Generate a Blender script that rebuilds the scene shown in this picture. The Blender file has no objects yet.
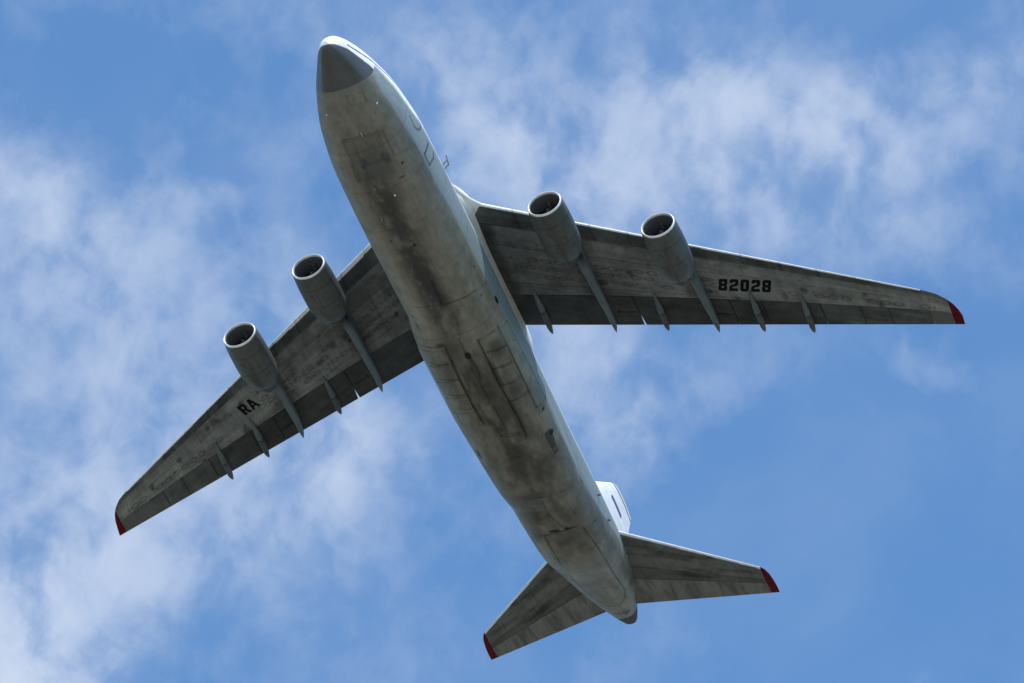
import bpy, bmesh, math
import numpy as np
from mathutils import Matrix, Vector
from mathutils.kdtree import KDTree

scn = bpy.context.scene
COL = scn.collection
rng = np.random.default_rng(28)

# ---------------------------------------------------------------- camera
ALT = 237.30                       # height of the aircraft's datum above the ground
CX, CY, CZ = (np.array([0.35050815, -0.93612253, 0.03129178]),
              np.array([0.70232501, 0.24056408, -0.67010175]),
              np.array([0.61967092, 0.25685312, 0.74165089]))   # right, down, forward
cam_d = bpy.data.cameras.new('camera'); cam = bpy.data.objects.new('camera', cam_d); COL.objects.link(cam)
cam_d.sensor_width = 36.0; cam_d.lens = 4000.0 * 36.0 / 1024.0
cam_d.clip_start = 1.0; cam_d.clip_end = 60000.0
cam.matrix_world = Matrix(((CX[0], -CY[0], -CZ[0], -163.946),
                           (CX[1], -CY[1], -CZ[1], -84.0665),
                           (CX[2], -CY[2], -CZ[2], -235.5997 + ALT),
                           (0, 0, 0, 1)))
scn.camera = cam

# ---------------------------------------------------------------- light
SUN_EL = math.radians(60.0)
SUN_DIR = Vector((-0.5 * math.cos(math.radians(32)), -0.5 * math.sin(math.radians(32)), math.sin(SUN_EL))).normalized()
sd = bpy.data.lights.new('sun', 'SUN'); sd.energy = 5.0; sd.angle = math.radians(0.53); sd.color = (1.0, 0.955, 0.89)
sun = bpy.data.objects.new('sun', sd); COL.objects.link(sun)
sun.rotation_euler = SUN_DIR.to_track_quat('Z', 'Y').to_euler(); sun.location = (0, 0, 400)
scn.view_settings.view_transform = 'Standard'; scn.view_settings.look = 'None'
scn.view_settings.exposure = 0.0; scn.view_settings.gamma = 1.0
scn.view_settings.use_curve_mapping = False


class NT:
    """tiny helper round a node tree"""
    def __init__(s, t): s.t = t; s.n = t.nodes; s.l = t.links
    def new(s, ty, **kw):
        n = s.n.new(ty)
        for k, v in kw.items(): setattr(n, k, v)
        return n
    def put(s, sock, v):
        if hasattr(v, 'is_output') or hasattr(v, 'links'): s.l.new(v, sock)
        else: sock.default_value = v
    def m(s, op, a, b=0.0, c=None, clamp=False):
        n = s.new('ShaderNodeMath', operation=op, use_clamp=clamp)
        s.put(n.inputs[0], a); s.put(n.inputs[1], b)
        if c is not None: s.put(n.inputs[2], c)
        return n.outputs[0]
    def vm(s, op, a, b=None, out=0):
        n = s.new('ShaderNodeVectorMath', operation=op); s.put(n.inputs[0], a)
        if b is not None: s.put(n.inputs[1], b)
        return n.outputs[out]
    def noise(s, vec, scale, detail=4.0, rough=0.55, dist=0.0):
        n = s.new('ShaderNodeTexNoise'); s.put(n.inputs['Vector'], vec)
        n.inputs['Scale'].default_value = scale; n.inputs['Detail'].default_value = detail
        n.inputs['Roughness'].default_value = rough; n.inputs['Distortion'].default_value = dist
        return n.outputs[0]
    def ramp(s, v, a, b, lo=0.0, hi=1.0):
        n = s.new('ShaderNodeMapRange', interpolation_type='SMOOTHSTEP'); s.put(n.inputs[0], v)
        for i, q in enumerate((a, b, lo, hi)): n.inputs[1 + i].default_value = q
        return n.outputs[0]
    def mix(s, fac, a, b, mode='MIX'):
        n = s.new('ShaderNodeMix', data_type='RGBA', blend_type=mode)
        s.put(n.inputs[0], fac); s.put(n.inputs[6], a); s.put(n.inputs[7], b)
        return n.outputs[2]


# ---------------------------------------------------------------- sky with drifting cloud
world = bpy.data.worlds.new('World'); scn.world = world; world.use_nodes = True
W = NT(world.node_tree); W.n.clear()
sky = W.new('ShaderNodeTexSky', sky_type='NISHITA'); sky.sun_disc = False
sky.sun_elevation = SUN_EL; sky.sun_rotation = math.atan2(SUN_DIR.x, SUN_DIR.y)
sky.altitude = 100; sky.air_density = 1.0; sky.dust_density = 0.1; sky.ozone_density = 2.2
gen = W.new('ShaderNodeTexCoord').outputs['Generated']
du = W.vm('DOT_PRODUCT', gen, tuple(CX), out=1); dv = W.vm('DOT_PRODUCT', gen, tuple(CY), out=1)
dw = W.m('MAXIMUM', W.vm('DOT_PRODUCT', gen, tuple(CZ), out=1), 0.05)
# the part of the sky dome behind the aircraft, in units of 1/40 radian
u = W.m('ADD', W.m('MULTIPLY', W.m('DIVIDE', du, dw), 40.0), 5.12)
v = W.m('ADD', W.m('MULTIPLY', W.m('DIVIDE', dv, dw), 40.0), 3.415)
cmb = W.new('ShaderNodeCombineXYZ'); W.put(cmb.inputs[0], u); W.put(cmb.inputs[1], v)
P = cmb.outputs[0]
warp = W.new('ShaderNodeTexNoise'); W.put(warp.inputs['Vector'], P)
warp.inputs['Scale'].default_value = 0.9; warp.inputs['Detail'].default_value = 5.0
wv = W.vm('SUBTRACT', warp.outputs[1], (0.5, 0.5, 0.5))
PW = W.vm('ADD', P, W.vm('MULTIPLY', wv, (0.45, 0.45, 0.0)))
PW2 = W.vm('ADD', P, W.vm('MULTIPLY', wv, (0.9, 0.9, 0.0)))
CLOUDS = [  # centre, half-size, turn, strength
    (0.45, 2.15, 0.75, 0.45, 35, 0.55), (1.9, 2.0, 0.9, 0.35, 15, 0.22), (1.1, 3.2, 1.5, 0.75, 20, 0.33), (0.9, 4.1, 0.9, 0.6, 30, 0.16),
    (0.3, 6.3, 0.75, 0.9, 20, 0.95), (0.6, 5.2, 0.85, 0.7, 40, 0.46), (0.1, 6.6, 0.8, 0.4, 0, 0.5), (1.5, 5.4, 0.6, 0.4, 50, 0.30), (2.9, 4.7, 0.75, 0.55, 50, 0.72),
    (2.0, 4.9, 0.5, 0.9, -30, 0.35), (2.2, 5.9, 0.45, 0.4, 30, 0.22), (2.6, 3.1, 0.9, 0.5, 30, 0.32), (3.8, 4.6, 0.6, 0.45, 10, 0.22), (3.4, 4.2, 0.6, 0.4, 10, 0.35),
    (4.8, 1.1, 0.8, 0.5, 40, 0.42), (5.6, 1.8, 1.1, 0.6, 30, 0.62), (6.9, 1.3, 0.7, 0.7, 60, 0.55), (8.3, 1.35, 0.75, 0.5, 15, 0.70),
    (7.5, 2.15, 1.1, 0.4, 10, 0.42), (6.6, 0.7, 1.2, 0.4, 10, 0.24), (9.0, 2.2, 0.7, 0.3, 25, 0.18), (9.8, 0.8, 0.5, 0.6, 70, 0.32),
    (9.7, 1.5, 0.4, 0.6, 70, 0.15), (5.9, 3.7, 0.9, 0.5, 60, 0.42), (6.1, 4.2, 0.5, 0.35, 40, 0.28), (7.1, 3.7, 0.9, 0.4, 0, 0.18), (9.3, 3.6, 0.5, 0.25, 20, 0.16),
    (2.2, 0.8, 1.2, 0.5, 20, 0.10), (4.7, 4.7, 0.6, 0.4, 40, 0.12), (3.2, 0.2, 1.5, 0.3, 0, 0.10),
    (8.7, 4.8, 2.0, 1.2, 0, -0.22), (1.0, 0.7, 1.2, 0.5, 0, -0.10), (9.0, 0.2, 0.7, 0.3, 0, -0.15), (6.2, 0.25, 0.5, 0.4, 0, -0.05), (2.1, 1.75, 0.5, 0.15, 10, -0.15),
    (6.7, 1.75, 0.4, 0.2, 60, -0.25), (8.0, 0.9, 0.3, 0.2, 0, -0.08),
]
bias = None
for (x, y, a, b, t, k) in CLOUDS:
    mp = W.new('ShaderNodeMapping', vector_type='TEXTURE')
    mp.inputs['Location'].default_value = (x, y, 0); mp.inputs['Rotation'].default_value = (0, 0, math.radians(t))
    mp.inputs['Scale'].default_value = (a * 1.15, b * 1.15, 1)
    W.put(mp.inputs['Vector'], PW2)
    ln = W.vm('LENGTH', mp.outputs[0], out=1)
    g = W.m('POWER', 2.718, W.m('MULTIPLY', W.m('MULTIPLY', ln, ln), -0.9))
    bias = W.m('MULTIPLY_ADD', g, k, bias if bias is not None else 0.0)
st = W.new('ShaderNodeMapping'); st.inputs['Rotation'].default_value = (0, 0, math.radians(-118))
st.inputs['Scale'].default_value = (1.05, 0.88, 1.0); W.put(st.inputs['Vector'], PW)
n1 = W.noise(st.outputs[0], 1.0, 7.0, 0.52, 0.0)
n2 = W.noise(st.outputs[0], 2.6, 6.0, 0.56, 0.0)
fb = W.m('ADD', W.m('MULTIPLY', n1, 0.68), W.m('MULTIPLY', n2, 0.32))
far = W.noise(gen, 3.0, 8.0, 0.6, 0.4)                                  # the rest of the dome
infront = W.ramp(W.vm('DOT_PRODUCT', gen, tuple(CZ), out=1), 0.975, 0.990)
bias_all = W.m('ADD', W.m('MULTIPLY', bias, infront), W.m('MULTIPLY', W.m('SUBTRACT', 1.0, infront), W.ramp(far, 0.45, 0.7, 0.0, 0.7)))
# cloud thickness: the blobs lift it, the noise tears it
dens = W.m('MULTIPLY', bias_all, W.ramp(fb, 0.32, 0.68, 0.25, 2.0))
dens = W.m('ADD', dens, W.ramp(fb, 0.40, 0.75, 0.0, 0.26))
dens = W.m('SUBTRACT', 1.0, W.m('POWER', 2.718, W.m('MULTIPLY', W.m('MAXIMUM', dens, 0.0), -0.74)))
dens = W.m('MINIMUM', W.m('MAXIMUM', W.m('ADD', W.m('MULTIPLY', dens, 1.12), -0.03), 0.0), 1.0)
skyc = W.mix(1.0, sky.outputs[0], (1.03, 1.40, 1.57, 1), 'MULTIPLY')
cloudc = W.mix(1.0, W.mix(1.0, sky.outputs[0], (0.30, 0.30, 0.30, 1), 'MULTIPLY'), (3.9, 4.35, 5.15, 1), 'ADD')
veil = W.ramp(W.noise(P, 0.42, 5.0, 0.55, 0.3), 0.35, 0.70, 0.0, 0.085)      # thin high haze
dens = W.m('MINIMUM', W.m('ADD', dens, veil), 1.0)
outc = W.mix(dens, skyc, cloudc)
bg = W.new('ShaderNodeBackground'); W.put(bg.inputs[0], outc); bg.inputs[1].default_value = 0.15
wo = W.new('ShaderNodeOutputWorld'); W.l.new(bg.outputs[0], wo.inputs[0])


# ---------------------------------------------------------------- materials
def mat_base(name):
    m = bpy.data.materials.new(name); m.use_nodes = True
    t = NT(m.node_tree); b = t.n['Principled BSDF']
    return m, t, b

def paint_mat(name, rough=0.42, spec=0.5, bump=0.010, metal=0.0):
    """aircraft paint: base colour and wear of each spot in the 'paint' attribute, plus fine soot and roughness break-up"""
    m, t, b = mat_base(name)
    at = t.new('ShaderNodeAttribute', attribute_name='paint')
    co = t.new('ShaderNodeTexCoord').outputs['Object']
    stretch = t.new('ShaderNodeMapping'); stretch.inputs['Scale'].default_value = (0.35, 1.4, 1.4); t.put(stretch.inputs['Vector'], co)
    n1 = t.noise(stretch.outputs[0], 2.2, 6, 0.65); n2 = t.noise(co, 7.0, 4, 0.6)
    f = t.m('MULTIPLY', t.ramp(n1, 0.25, 0.75, 0.86, 1.12), t.ramp(n2, 0.3, 0.7, 0.95, 1.05))
    cc = t.new('ShaderNodeCombineColor'); [t.put(cc.inputs[i], f) for i in range(3)]
    t.put(b.inputs['Base Color'], t.mix(1.0, at.outputs['Color'], cc.outputs[0], 'MULTIPLY'))
    t.put(b.inputs['Roughness'], t.ramp(n1, 0.3, 0.7, rough - 0.06, rough + 0.10))
    b.inputs['Specular IOR Level'].default_value = spec; b.inputs['Metallic'].default_value = metal
    bp = t.new('ShaderNodeBump'); bp.inputs['Strength'].default_value = 0.25; bp.inputs['Distance'].default_value = bump
    t.put(bp.inputs['Height'], t.noise(co, 1.1, 3, 0.5)); t.put(b.inputs['Normal'], bp.outputs[0])
    return m

def flat_mat(name, col, rough=0.5, metal=0.0, var=0.12, scale=3.0):
    m, t, b = mat_base(name)
    co = t.new('ShaderNodeTexCoord').outputs['Object']
    f = t.ramp(t.noise(co, scale, 5, 0.6), 0.3, 0.7, 1 - var, 1 + var)
    cc = t.new('ShaderNodeCombineColor'); [t.put(cc.inputs[i], f) for i in range(3)]
    t.put(b.inputs['Base Color'], t.mix(1.0, (*col, 1), cc.outputs[0], 'MULTIPLY'))
    b.inputs['Roughness'].default_value = rough; b.inputs['Metallic'].default_value = metal
    return m

M_PAINT = paint_mat('aircraft_paint', 0.50, 0.18)
M_WING = paint_mat('wing_paint', 0.52, 0.12)
M_RADOME = paint_mat('radome_paint', 0.36, 0.75, 0.004)
M_RED = flat_mat('red_paint', (0.095, 0.004, 0.007), 0.75, 0, 0.35, 4.0)
M_RED.node_tree.nodes['Principled BSDF'].inputs['Specular IOR Level'].default_value = 0.15
M_BLACK = flat_mat('black_lettering', (0.009, 0.009, 0.009), 0.9, 0, 0.7, 6.0)
M_BLACK.node_tree.nodes['Principled BSDF'].inputs['Specular IOR Level'].default_value = 0.05
M_LIP = flat_mat('polished_metal', (0.86, 0.84, 0.80), 0.35, 0.35, 0.05)
M_DUCT = flat_mat('intake_duct', (0.09, 0.095, 0.10), 0.5, 0.1)
M_FAN = flat_mat('fan_blades', (0.12, 0.125, 0.13), 0.35, 0.7)
M_SPIN = flat_mat('spinner_paint', (0.03, 0.03, 0.032), 0.4)
M_SWIRL = flat_mat('white_swirl', (0.75, 0.72, 0.68), 0.5)
M_HOT = flat_mat('heat_stained_steel', (0.040, 0.028, 0.022), 0.55, 0.3, 0.4)
M_DARK = flat_mat('dark_opening', (0.01, 0.01, 0.01), 0.7)
M_GREY = flat_mat('antenna_grey', (0.22, 0.22, 0.22), 0.5)
M_GLASS = flat_mat('cockpit_glass', (0.01, 0.012, 0.015), 0.08)
M_WHITE = flat_mat('white_paint', (0.78, 0.79, 0.80), 0.4, 0, 0.04)
M_BLUE = flat_mat('blue_paint', (0.02, 0.04, 0.22), 0.4)
M_FRED = flat_mat('flag_red', (0.22, 0.03, 0.03), 0.5)
M_LAMP = flat_mat('lamp_glass', (0.85, 0.85, 0.80), 0.1)

# ---------------------------------------------------------------- object helpers
ROOT_AT = Vector((34.0, 0.0, -5.45))        # lowest point under the middle of the aircraft, in aircraft coordinates
root = bpy.data.objects.new('cargo_airplane', None); COL.objects.link(root)
root.location = (34.0, 0.0, ALT - 5.45); root.empty_display_size = 5
root['label'] = 'huge four-engined cargo plane with a dirty grey belly, flying overhead in the cloudy sky'
root['category'] = 'airplane'

def build(name, verts, faces, mat, parent=root, smooth=True, paint=None, sharp=35):
    """one mesh object; verts are in aircraft coordinates (x aft, y starboard, z up)"""
    verts = np.asarray(verts, float)
    me = bpy.data.meshes.new(name)
    me.from_pydata((verts - np.array(ROOT_AT)).tolist(), [], faces)
    me.validate()
    if paint is not None:
        a = me.color_attributes.new('paint', 'FLOAT_COLOR', 'POINT')
        c4 = np.ones((len(verts), 4), np.float32); c4[:, :3] = np.clip(paint, 0.002, 0.9)
        a.data.foreach_set('color', c4.ravel())
    me.materials.append(mat)
    if smooth:
        me.shade_smooth()
        try: me.set_sharp_from_angle(angle=math.radians(sharp))
        except Exception: pass
    o = bpy.data.objects.new(name, me); COL.objects.link(o); o.parent = parent
    return o

def ring_faces(nx, nr, closed=True, capa=False, capb=False, flip=False):
    f = []
    lim = nr if closed else nr - 1
    for i in range(nx - 1):
        a = i * nr; b = a + nr
        for j in range(lim):
            k = (j + 1) % nr
            f.append((a + j, a + k, b + k, b + j) if not flip else (a + j, b + j, b + k, a + k))
    if capa: f.append(tuple(range(nr)) if flip else tuple(range(nr))[::-1])
    if capb: q = tuple(range((nx - 1) * nr, nx * nr)); f.append(q[::-1] if flip else q)
    return f

def pchip(xk, yk, x):
    xk = np.asarray(xk, float); yk = np.asarray(yk, float); x = np.asarray(x, float)
    h = np.diff(xk); d = np.diff(yk) / h; m = np.zeros_like(yk)
    m[1:-1] = np.where(d[:-1] * d[1:] > 0, 2 * d[:-1] * d[1:] / (d[:-1] + d[1:] + 1e-12), 0)
    m[0] = d[0]; m[-1] = d[-1]
    i = np.clip(np.searchsorted(xk, x) - 1, 0, len(h) - 1); t = (x - xk[i]) / h[i]
    return (2*t**3-3*t**2+1)*yk[i] + (t**3-2*t**2+t)*h[i]*m[i] + (-2*t**3+3*t**2)*yk[i+1] + (t**3-t**2)*h[i]*m[i+1]

def fbm(x, y, z=0.0, seed=0, octs=5, rough=0.55):
    """value noise on numpy arrays, about 0..1"""
    tot = np.zeros(np.broadcast(x, y).shape); amp = 1.0; norm = 0.0
    x = np.broadcast_to(np.asarray(x, float), tot.shape); y = np.broadcast_to(np.asarray(y, float), tot.shape)
    z = np.broadcast_to(np.asarray(z, float), tot.shape)
    def h(i, j, k):
        q = (i.astype(np.int64) * 374761393 + j.astype(np.int64) * 668265263 + k.astype(np.int64) * 2147483647 + seed * 974711) & 0xffffffff
        q = ((q ^ (q >> 13)) * 1274126177) & 0xffffffff
        return ((q ^ (q >> 16)) & 0xffff) / 65535.0
    fr = 1.0
    for o in range(octs):
        X = x * fr + 13.7 * o; Y = y * fr + 7.1 * o; Z = z * fr
        i = np.floor(X); j = np.floor(Y); k = np.floor(Z)
        a, b, c = X - i, Y - j, Z - k
        a = a*a*(3-2*a); b = b*b*(3-2*b); c = c*c*(3-2*c)
        r = 0
        for dk, wc in ((0, 1 - c), (1, c)):
            r = r + wc * ((h(i, j, k+dk)*(1-a) + h(i+1, j, k+dk)*a)*(1-b) + (h(i, j+1, k+dk)*(1-a) + h(i+1, j+1, k+dk)*a)*b)
        tot += amp * r; norm += amp; amp *= rough; fr *= 2.03
    return tot / norm

def sstep(x, a, b): t = np.clip((x - a) / (b - a), 0, 1); return t*t*(3-2*t)
def lerp(a, b, t): return np.asarray(a) * (1 - t[:, None]) + np.asarray(b) * t[:, None]

# ---------------------------------------------------------------- ground far below
gm, gt, gb = mat_base('airfield_grass')
gco = gt.new('ShaderNodeTexCoord').outputs['Object']
ga = gt.noise(gco, 0.012, 8, 0.6); gbn = gt.noise(gco, 1.4, 6, 0.65)
gt.put(gb.inputs['Base Color'], gt.mix(gt.ramp(gbn, 0.35, 0.65), gt.mix(gt.ramp(ga, 0.4, 0.6), (0.10, 0.115, 0.065, 1), (0.17, 0.16, 0.125, 1)), (0.20, 0.185, 0.15, 1)))
gb.inputs['Roughness'].default_value = 0.95
def sheet(name, x0, x1, y0, y1, z, m):
    me = bpy.data.meshes.new(name); me.from_pydata([(x0, y0, z), (x1, y0, z), (x1, y1, z), (x0, y1, z)], [], [(0, 1, 2, 3)])
    me.materials.append(m); o = bpy.data.objects.new(name, me); COL.objects.link(o); o['kind'] = 'structure'; return o
sheet('ground', -25000, 25000, -25000, 25000, 0.0, gm)
am = flat_mat('runway_concrete', (0.30, 0.29, 0.27), 0.9, 0, 0.15, 0.2)
sheet('runway', -1800, 1900, -60, 40, 0.004, am)
sheet('path', -220, -120, -110, -62, 0.004, am)

# ---------------------------------------------------------------- fuselage
FX = [0.0, 0.15, 0.6, 2, 4, 7, 11, 16, 22, 28, 36, 42, 48, 54, 59, 63, 66, 68.3, 69.04]
FW = [0.04, .40, 0.82, 1.54, 2.40, 3.19, 3.57, 3.61, 3.60, 3.55, 3.45, 3.36, 3.30, 3.17, 2.66, 2.12, 1.28, 0.60, 0.06]
FZ = [-.30, -.22, 0.0, 0.20, 0.02, -.19, -.30, -.43, -.45, -.45, -.45, -.43, -.30, 0.05, 1.29, 2.15, 2.53, 2.80, 2.79]
FH = [0.04, .52, 1.05, 1.76, 2.6, 3.5, 4.0, 4.2, 4.25, 4.25, 4.2, 4.15, 4.0, 3.6, 3.0, 2.3, 1.6, .8, .06]
def fus(x):
    return pchip(FX, FW, x), pchip(FX, FZ, x), pchip(FX, FH, x)
def supell(th, nu=2.25, nl=2.75):
    c, s = np.cos(th), np.sin(th); n = np.where(s > 0, nu, nl)
    return np.sign(c) * np.abs(c) ** (2 / n), np.sign(s) * np.abs(s) ** (2 / n)
def fus_grid(x0, x1, nx, nt, xs=None):
    """th = 0 starboard, pi/2 top, pi port, -pi/2 belly; denser at the belly corners"""
    x = np.linspace(x0, x1, nx) if xs is None else xs
    th = np.linspace(0, 2 * np.pi, nt, endpoint=False)
    cy, cz = supell(th); w, z, h = fus(x)
    w, z, h = [np.maximum(q, m) if m is not None else q for q, m in ((w, .02), (z, None), (h, .02))]
    return np.stack([np.repeat(x, nt), (w[:, None] * cy).ravel(), (z[:, None] + h[:, None] * cz).ravel()], 1), len(x), nt

# panel seams on the hull, as chains of points on the skin
#@@SEAMS
# points on the skin, half width, darkness
SEAMS = [
    ([(27.59,3.21,-3.75),(27.66,2.31,-4.48),(27.65,1.51,-4.78),(27.54,0.97,-4.88)], 0.05, 0.55),
    ([(27.54,0.97,-4.88),(29.8,1.02,-4.96),(32.01,1.12,-4.95),(34.28,1.1,-4.95),(36.32,0.98,-4.97)], 0.06, 0.70),
    ([(28.03,-1.67,-4.76),(30.49,-1.66,-4.83),(33.06,-1.63,-4.84),(34.96,-1.71,-4.82),(36.89,-1.78,-4.8),(38.74,-1.68,-4.8)], 0.05, 0.70),
    ([(27.93,-1.61,-4.77),(27.97,-2.84,-4.16),(28.56,-3.74,-2.63)], 0.04, 0.50),
    ([(27.96,-3.28,-3.7),(31.16,-3.3,-3.85),(34.49,-3.23,-3.93),(36.78,-3.18,-3.98)], 0.05, 0.60),
    ([(36.78,-3.18,-3.98),(37.24,-3.8,-2.55)], 0.05, 0.60),
    ([(28.62,-3.75,-2.52),(30.76,-3.8,-2.66),(33.08,-3.82,-2.59),(37.16,-3.8,-2.64)], 0.045, 0.55),
    ([(29.32,-1.86,-4.76),(29.58,-2.54,-4.47),(29.77,-3.14,-4.01),(30.38,-3.75,-2.91)], 0.045, 0.55),
    ([(31.09,-1.78,-4.8),(31.3,-2.48,-4.51),(31.47,-3.18,-3.98),(32.11,-3.79,-2.76)], 0.045, 0.55),
    ([(32.89,-1.7,-4.82),(33.14,-2.48,-4.51),(33.17,-3.23,-3.93),(33.84,-3.83,-2.49)], 0.045, 0.55),
    ([(34.77,-1.82,-4.79),(34.89,-2.51,-4.5),(34.85,-3.2,-3.97),(35.47,-3.82,-2.59)], 0.045, 0.50),
    ([(29.37,2.89,-4.22),(29.5,2.23,-4.62),(29.39,1.39,-4.89)], 0.05, 0.60),
    ([(31.18,2.91,-4.23),(31.19,2.1,-4.69),(31.14,1.28,-4.92)], 0.05, 0.60),
    ([(32.9,2.78,-4.33),(32.94,1.98,-4.73),(32.81,1.13,-4.94)], 0.05, 0.60),
    ([(34.42,2.46,-4.52),(34.54,1.9,-4.76),(34.36,1.13,-4.95)], 0.04, 0.40),
    ([(27.18,-0.34,-4.91),(28.42,-0.36,-4.97),(30.72,-0.66,-5.0),(32.55,-0.26,-5.02),(34.74,-0.41,-5.01),(37.72,-0.48,-5.0)], 0.035, 0.40),
    ([(30.15,-0.19,-5.02),(31.9,-0.3,-5.02),(34.74,-0.41,-5.01)], 0.03, 0.35),
    ([(37.82,0.15,-5.01),(38.02,-1.26,-4.91),(38.27,-1.26,-4.91),(38.12,0.07,-5.01),(37.82,0.15,-5.01)], 0.04, 0.50),
    ([(28.0,3.49,-3.35),(30.17,3.22,-3.93),(33.21,3.0,-4.15),(36.4,2.94,-4.21)], 0.03, 0.30),
    ([(27.54,0.97,-4.88),(27.58,1.48,-4.78)], 0.14, 0.80),
    ([(45.58,1.09,-4.6),(45.64,-0.4,-4.67),(45.99,-2.23,-4.12),(47.5,-3.22,-1.85)], 0.04, 0.40),
    ([(50.41,1.22,-3.98),(50.33,-0.19,-4.09),(50.32,-1.41,-3.95),(51.55,-2.92,-2.44)], 0.055, 0.59),
    ([(50.1,0.42,-4.11),(50.2,-0.16,-4.1)], 0.13, 0.81),
    ([(50.23,-0.83,-4.07),(50.31,-1.36,-3.96)], 0.13, 0.81),
    ([(46.07,-0.24,-4.61),(48.18,-0.22,-4.29),(49.88,-0.66,-4.12)], 0.03, 0.40),
    ([(46.43,-1.92,-4.2),(49.22,-2.03,-3.78)], 0.03, 0.30),
    ([(50.57,1.15,-3.98),(52.07,1.2,-3.77),(53.98,1.2,-3.46),(57.9,1.39,-1.98),(61.88,1.14,-0.44),(63.95,0.44,0.2),(64.09,-0.52,0.25),(63.4,-1.25,0.22),(62.23,-1.61,-0.03),(59.84,-1.75,-0.97),(56.64,-2.05,-2.18),(54.29,-2.19,-2.94),(50.92,-2.07,-3.57)], 0.05, 0.51),
    ([(50.46,1.59,-3.87),(50.3,-0.02,-4.09),(50.23,-1.43,-3.95),(51.42,-2.8,-2.7)], 0.05, 0.42),
    ([(65.51,0.49,0.77),(65.65,0.02,0.79)], 0.08, 0.68),
    ([(65.66,-0.33,0.81),(65.76,-0.7,0.94)], 0.1, 0.72),
    ([(6.77,1.16,-3.55),(6.78,-0.38,-3.63),(7.03,-1.92,-3.35)], 0.04, 0.30),
    ([(7.03,-1.92,-3.35),(8.12,-1.96,-3.58),(9.33,-2.03,-3.76)], 0.04, 0.30),
    ([(6.77,1.16,-3.55),(7.91,1.13,-3.8),(9.08,1.18,-4.0)], 0.04, 0.24),
    ([(6.92,0.44,-3.67),(7.68,0.44,-3.82),(8.59,0.44,-3.99)], 0.035, 0.24),
    ([(9.18,0.09,-4.09),(9.2,-0.5,-4.08),(9.11,-1.13,-4.01)], 0.05, 0.30),
    ([(3.79,-0.27,-2.48),(3.91,-1.51,-2.24),(4.67,-1.58,-2.59),(4.47,-0.37,-2.78),(3.79,-0.27,-2.48)], 0.03, 0.21),
    ([(9.23,2.41,-3.51),(9.18,1.22,-4.01)], 0.03, 0.21),
    ([(9.26,-2.11,-3.71),(9.52,-2.81,-3.16),(10.05,-3.37,-2.09)], 0.03, 0.21),
    ([(8.57,-3.39,-0.49),(9.29,-3.46,-0.87),(9.76,-3.51,-0.7),(10.14,-3.54,-0.26),(10.28,-3.54,0.13),(10.29,-3.46,0.79),(9.8,-3.44,0.72)], 0.035, 0.75),
    ([(11.84,-3.57,0.08),(11.41,-3.51,-1.7),(12.46,-3.51,-1.81),(12.92,-3.59,-0.43),(12.89,-3.58,0.15)], 0.045, 0.85),
    ([(23.66,-0.47,-4.69),(23.69,-1.37,-4.59),(23.81,-2.09,-4.32),(23.94,-2.79,-3.75),(24.6,-3.46,-2.25)], 0.045, 0.50),
    ([(23.43,1.84,-4.44),(23.51,0.69,-4.68),(23.66,-0.47,-4.69)], 0.03, 0.30),
    ([(21.11,-0.44,-4.69),(23.5,-0.38,-4.7)], 0.05, 0.60),
]
#@@ENDSEAMS
SPOTS = [     # stains, vents, small openings and painted blister shadows: x, y, z, rx, ry, colour, softness
    (29.02, -.42, -5.0, .36, .26, (.010, .008, .006), .12), (26.72, -3.58, -2.0, .34, .22, (.006, .006, .006), .15),
    (37.53, -3.52, -3.48, .16, .14, (.02, .02, .02), .3), (39.93, 2.85, -4.17, .55, .13, (.004, .004, .004), .2),
    (40.0, -3.30, -3.60, .26, .20, (.003, .003, .003), .12),
    (24.6, 2.60, -3.95, .10, .07, (.01, .01, .01), .2), (24.6, 2.42, -4.05, .10, .07, (.01, .01, .01), .2), (24.6, 2.24, -4.15, .10, .07, (.01, .01, .01), .2),
    (25.6, 2.5, -4.1, .35, .10, (.08, .08, .075), .5),
    (6.69, -.41, -3.61, .20, .14, (.03, .03, .03), .4),
    (10.16, -2.32, -3.71, .12, .10, (.02, .02, .02), .3), (9.15, .34, -4.06, .42, .22, (.02, .02, .022), .35), (9.25, -1.42, -3.97, .42, .22, (.02, .02, .022), .35),  # the two wide ones are shadows behind the door blisters, painted on
    (17.33, -.52, -4.65, .12, .11, (.012, .012, .012), .3), (22.43, -3.37, -2.64, .09, .08, (.02, .02, .02), .3), (24.81, -3.08, -3.34, .08, .08, (.03, .03, .03), .3),
    (16.43, 1.05, -4.59, .08, .07, (.02, .02, .02), .3), (11.2, -1.9, -4.1, .10, .25, (.06, .06, .055), .5),
    (45.6, 1.1, -4.3, .8, 1.5, (.10, .098, .088), .6), (45.3, 0.1, -4.4, .35, 1.0, (.075, .072, .065), .6), (66.0, -.4, 1.2, .25, .2, (.05, .05, .05), .5),
    (20.5, -.1, -4.7, 1.3, .55, (.045, .045, .042), .7), (15.0, -.1, -4.6, 1.6, .5, (.055, .055, .052), .8), (22.7, -.35, -4.7, 1.2, .5, (.042, .042, .042), .7),
    (9.6, -.6, -4.1, 1.4, 1.1, (.11, .11, .10), .9),
    (31.5, -1.75, -4.8, 1.6, .22, (.055, .052, .045), .8), (35.7, -1.75, -4.8, .9, .22, (.045, .042, .036), .8), (37.2, -1.65, -4.8, 1.0, .30, (.06, .056, .048), .8),
    (28.0, .6, -4.9, .9, .8, (.09, .086, .075), .8), (29.6, -2.6, -4.4, .8, .5, (.075, .072, .06), .8), (33.9, -2.4, -4.5, .8, .5, (.08, .075, .065), .8),
]
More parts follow.
